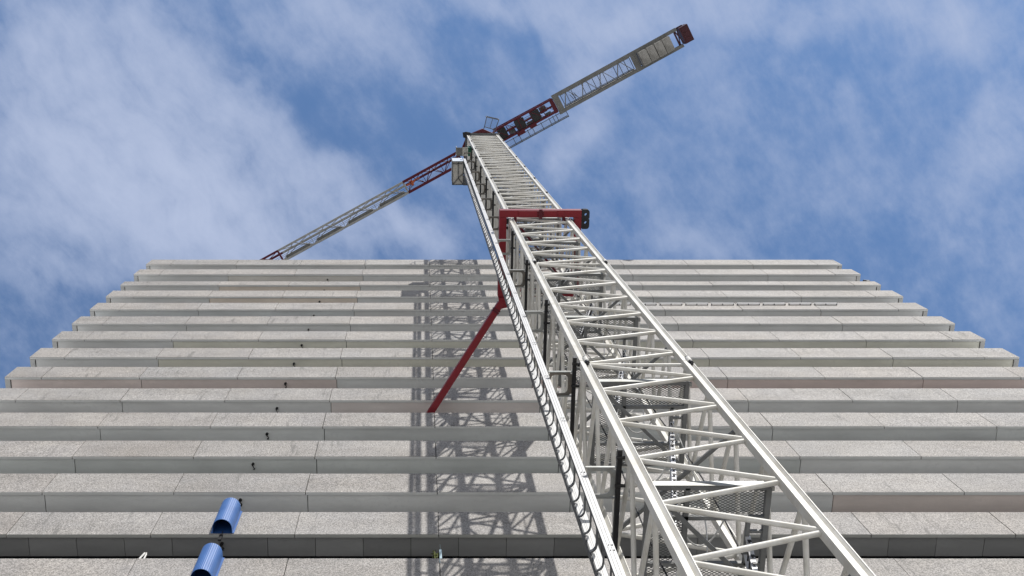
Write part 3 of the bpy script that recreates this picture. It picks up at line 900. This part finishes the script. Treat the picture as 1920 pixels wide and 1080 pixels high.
# ------------------------------------------------------------------ lift rail on the left of the mast
RX0, RX1 = 2.807, 2.961
RYF, RYB = 7.467, 8.04
rail = thing('lift_rail', ((RX0 + RX1) / 2, 7.7, GZ), 'white double lift rail with dark loops running up the left of the crane mast', 'lift rail')
zt = 66.25
z = 0.37; n = 0; protos = [None, None]
while z < zt - 0.1:
    z1 = min(z + 2.63, zt)
    fp = MB()
    fp.box(RX0, RX1, RYF, RYF + 0.055, z + 0.004, z1 - 0.004)
    fp.m = 1
    for xx in (RX0 + 0.045, RX0 + 0.10): fp.box(xx - 0.003, xx + 0.003, RYF - 0.002, RYF + 0.002, z + 0.004, z1 - 0.004)
    fp.box(RX0 - 0.004, RX0 - 0.001, RYF + 0.004, RYF + 0.06, z, z1)
    for dz in (0.08, z1 - z - 0.08):
        fp.tube((RX1 - 0.03, RYF - 0.012, z + dz), (RX1 - 0.03, RYF, z + dz), 0.014, 6); fp.tube((RX0 + 0.07, RYF - 0.012, z + dz), (RX0 + 0.07, RYF, z + dz), 0.01, 6)
    fpo = fp.build('rail_section', [WHITE2, DARK], rail)
    rp_ = MB()
    rp_.box(2.770, 2.925, RYB, RYB + 0.10, z + 0.003, z1 - 0.003)
    rp_.m = 1
    rp_.box(2.752, 2.768, RYB + 0.01, RYB + 0.15, z, z1)
    for xx in (2.815, 2.845): rp_.box(xx - 0.002, xx + 0.002, RYB - 0.002, RYB + 0.002, z + 0.003, z1 - 0.003)
    rp_.box(2.917, 2.925, RYB - 0.004, RYB, z, z1)
    rp_.build('rear_plate', [WHITE2, DARK], fpo)
    k0 = math.ceil(z / 0.60)
    while k0 * 0.60 < z1 - 0.01:
        th_ = 0 if k0 % 4 else 1
        if protos[th_] is None:
            rg = MB()
            pts = [(2.84, RYF + 0.03), (2.848, RYF + 0.2), (2.850, RYF + 0.41), (2.840, RYF + 0.48), (2.805, RYF + 0.53), (2.745, RYF + 0.56)]
            for p, q in zip(pts[:-1], pts[1:]): rg.bar((*p, 0), (*q, 0), 0.028, (0.03, 0.06)[th_])
            ro = protos[th_] = rg.build('loop_rung', DARK)
        else:
            ro = protos[th_].copy(); C.objects.link(ro)
        ro.location = (0, 0, k0 * 0.60); ro.parent = fpo
        k0 += 1
    z = z1
for k in range(-2, 12):
    zk = 16.15 + 5.26 * k
    if zk > 72: continue
    bk = MB()
    top = k >= 5
    bk.bar((MX0 - 0.085, MY0 - 0.02, zk), (MX0 - 0.085, MY1 - 0.15, zk), 0.085, 0.10)
    for yy in (7.12, 7.66, 9.2): bk.tube((MX0 - 0.15, yy, zk - 0.06), (MX0 + 0.03, yy, zk - 0.06), 0.035, 8)
    bko = bk.build('cross_bar', BLACK, rail)
    xa, xb, ya, yb = RX1 + 0.005, MX0 - 0.13, 7.36, 7.92
    hw = MB()
    nn = 28; outer, inner = [], []
    cxx, cyy = (xa + xb) / 2 - 0.03, (ya + yb) / 2
    for i in range(nn):
        a = 2 * math.pi * i / nn; dx, dy = math.cos(a), math.sin(a)
        t = min((xb - cxx) / dx if dx > 1e-6 else 1e9, (xa - cxx) / dx if dx < -1e-6 else 1e9, (yb - cyy) / dy if dy > 1e-6 else 1e9, (ya - cyy) / dy if dy < -1e-6 else 1e9)
        outer.append((cxx + dx * t, cyy + dy * t))
        sq = (abs(dx) ** 5 + abs(dy) ** 5) ** (-0.2)
        inner.append((cxx + dx * sq * 0.20, cyy + dy * sq * 0.225))
    hw.ring_plate(outer, inner, zk + 0.02, zk + 0.034)
    hw.m = 1
    hw.box(xa - 0.03, xb + 0.02, ya - 0.03, ya - 0.003, zk + 0.0, zk + 0.055)
    hw.box(xa - 0.03, xb + 0.02, yb + 0.003, yb + 0.03, zk + 0.0, zk + 0.055)
    hw.m = 0
    for yy in (7.55, 7.72): hw.tube((xb - 0.06, yy, zk + 0.005), (xb - 0.06, yy, zk + 0.05), 0.022, 8)
    hw.build('bracket_plate', [BRK if top or k % 2 else GALV, GALV if not top else BRK], bko)

# ------------------------------------------------------------------ lift cabin near the top of the rail
cx0, cx1, cy0, cy1, cz0, cz1 = 2.02, 2.74, 7.41, 8.93, 63.9, 66.0
cab = thing('lift_cabin', (2.38, 8.1, cz0), 'small pale grey lift cabin parked at the top of the rail beside the mast', 'lift cabin')
body = MB(); body.box(cx0, cx1, cy0 + 0.012, cy1, cz0 + 0.06, cz1); body.build('cabin_body', CABIN, cab, bevel=0.02)
fw = MB(); fw.box(cx0 + 0.02, cx1 - 0.02, cy0, cy0 + 0.010, cz0 + 0.08, cz1 - 0.02)
fwo = fw.build('front_panel', CABINF, cab)
fd = MB(); fd.box(cx1 - 0.16, cx1 - 0.08, cy0 - 0.006, cy0 - 0.001, cz0 + 0.9, cz0 + 1.3); fd.build('window', GLASS, fwo)
fr = MB()
for (p, q) in (((cx0, cy0), (cx1, cy0)), ((cx0, cy1), (cx1, cy1)), ((cx0, cy0), (cx0, cy1)), ((cx1, cy0), (cx1, cy1)), ((2.40, cy0), (2.40, cy1 - 0.5)), ((cx0, cy0 + 0.13), (cx1, cy0 + 0.13)), ((cx0 + 0.02, cy1), (2.40, cy1 - 0.45)), ((2.40, cy1 - 0.45), (cx1, cy1)), ((2.40, cy1 - 0.45), (cx1 + 0.02, cy0 + 0.75))):
    fr.bar((*p, cz0 + 0.03), (*q, cz0 + 0.03), 0.05, 0.06)
fr.build('floor_frame', DARK, cab)
sd_ = MB()
sd_.box(cx1 + 0.01, RX0 - 0.012, 7.55, 8.25, cz0 + 0.1, cz0 + 1.9)
sd_.m = 1
sd_.box(cx1 + 0.004, cx1 + 0.30, 8.35, 8.95, cz0 + 0.02, cz0 + 0.06)
for yy in (8.35, 8.95): sd_.bar((cx1, yy, cz0), (cx1 + 0.32, yy, cz0), 0.05)
sd_.build('drive_unit', [GREEN, DARK], cab)

# ------------------------------------------------------------------ landing at the mast above the cabin
lp = thing('landing_platform', (2.95, 7.6, 72.0), 'small grey landing platform with a green gate at the left of the mast head', 'platform')
pf = MB(); pf.box(2.55, 3.00, 7.32, 7.94, 72.0, 72.06); pf.m = 1; pf.box(3.004, 3.36, 7.32, 7.94, 71.98, 72.05)
pf.build('floor', [GREYW, CABIN], lp)
gr = MB()
for i in range(6): gr.bar((3.40 + 0.06 * i, 7.30, 71.4), (3.40 + 0.06 * i, 7.30, 72.7), 0.035)
for zz in (71.4, 72.0, 72.7): gr.bar((3.38, 7.30, zz), (3.74, 7.30, zz), 0.045)
gr.box(3.40, 3.62, 7.35, 7.9, 71.5, 71.9)
for yy in (7.4, 7.6, 7.8): gr.bar((3.38, yy, 72.0), (3.75, yy, 72.0), 0.06)
gr.build('gate', GREEN, lp)
rl = MB()
for (x, y) in ((2.57, 7.34), (2.57, 7.92), (3.34, 7.92)): rl.bar((x, y, 72.0), (x, y, 73.1), 0.04)
rl.bar((2.57, 7.34, 73.1), (2.57, 7.92, 73.1), 0.04); rl.bar((2.57, 7.92, 73.1), (3.34, 7.92, 73.1), 0.04)
rl.build('railing', GALV, lp)

# ------------------------------------------------------------------ loose cables in the mast
def sag(p, q, drop, n=12, side=(0, 0, 0)):
    p = Vector(p); q = Vector(q); out = []
    for i in range(n + 1):
        t = i / n; s = 4 * t * (1 - t)
        out.append(p.lerp(q, t) - Vector((0, 0, drop)) * s + Vector(side) * s)
    return out
names = ['looped pale cable hanging below the lowest visible mast platform', 'looped pale cable hanging in the mast between the two lowest platforms', 'looped pale cable hanging in the mast at the height of the strut foot', 'looped pale cable hanging in the mast just below the red collar']
for k in range(4):
    zp = 15.27 + 5.26 * k
    cbm = MB()
    cbm.path(sag((4.35, 7.75, zp + 0.5), (5.55, 8.2, zp + 0.9), 0.1, 14, (0, 0.75, 0)), 0.016)
    cbm.path(sag((4.30, 7.95, zp + 1.8), (5.45, 8.5, zp + 2.4), 0.35, 14, (0, 0.5, 0)), 0.014)
    cbm.path(sag((4.2, 8.6, zp + 3.2), (5.2, 8.0, zp + 3.6), 0.2, 14, (0.1, 0.4, 0)), 0.016)
    cbm.path(sag((5.0, 8.9, zp + 0.2), (5.4, 7.9, zp + 4.4), 0.1, 14, (0.25, 0.2, 0)), 0.013)
    tag(cbm.build('hanging_cable', CABLE_W), names[k], 'cable', 'pale cables hanging in the mast')
cb2 = MB()
for (x, y, w) in ((5.9, 8.95, 0.1), (4.0, 8.3, 0.06)):
    pts = [(x + w * math.sin(zz * 0.7), y + w * 0.6 * math.cos(zz * 0.9), zz) for zz in [GZ + 0.8 * i for i in range(96)]]
    cb2.path(pts, 0.018)
tag(cb2.build('power_cable', CABLE_B), 'thin dark power cables running the whole height of the mast', 'cable')
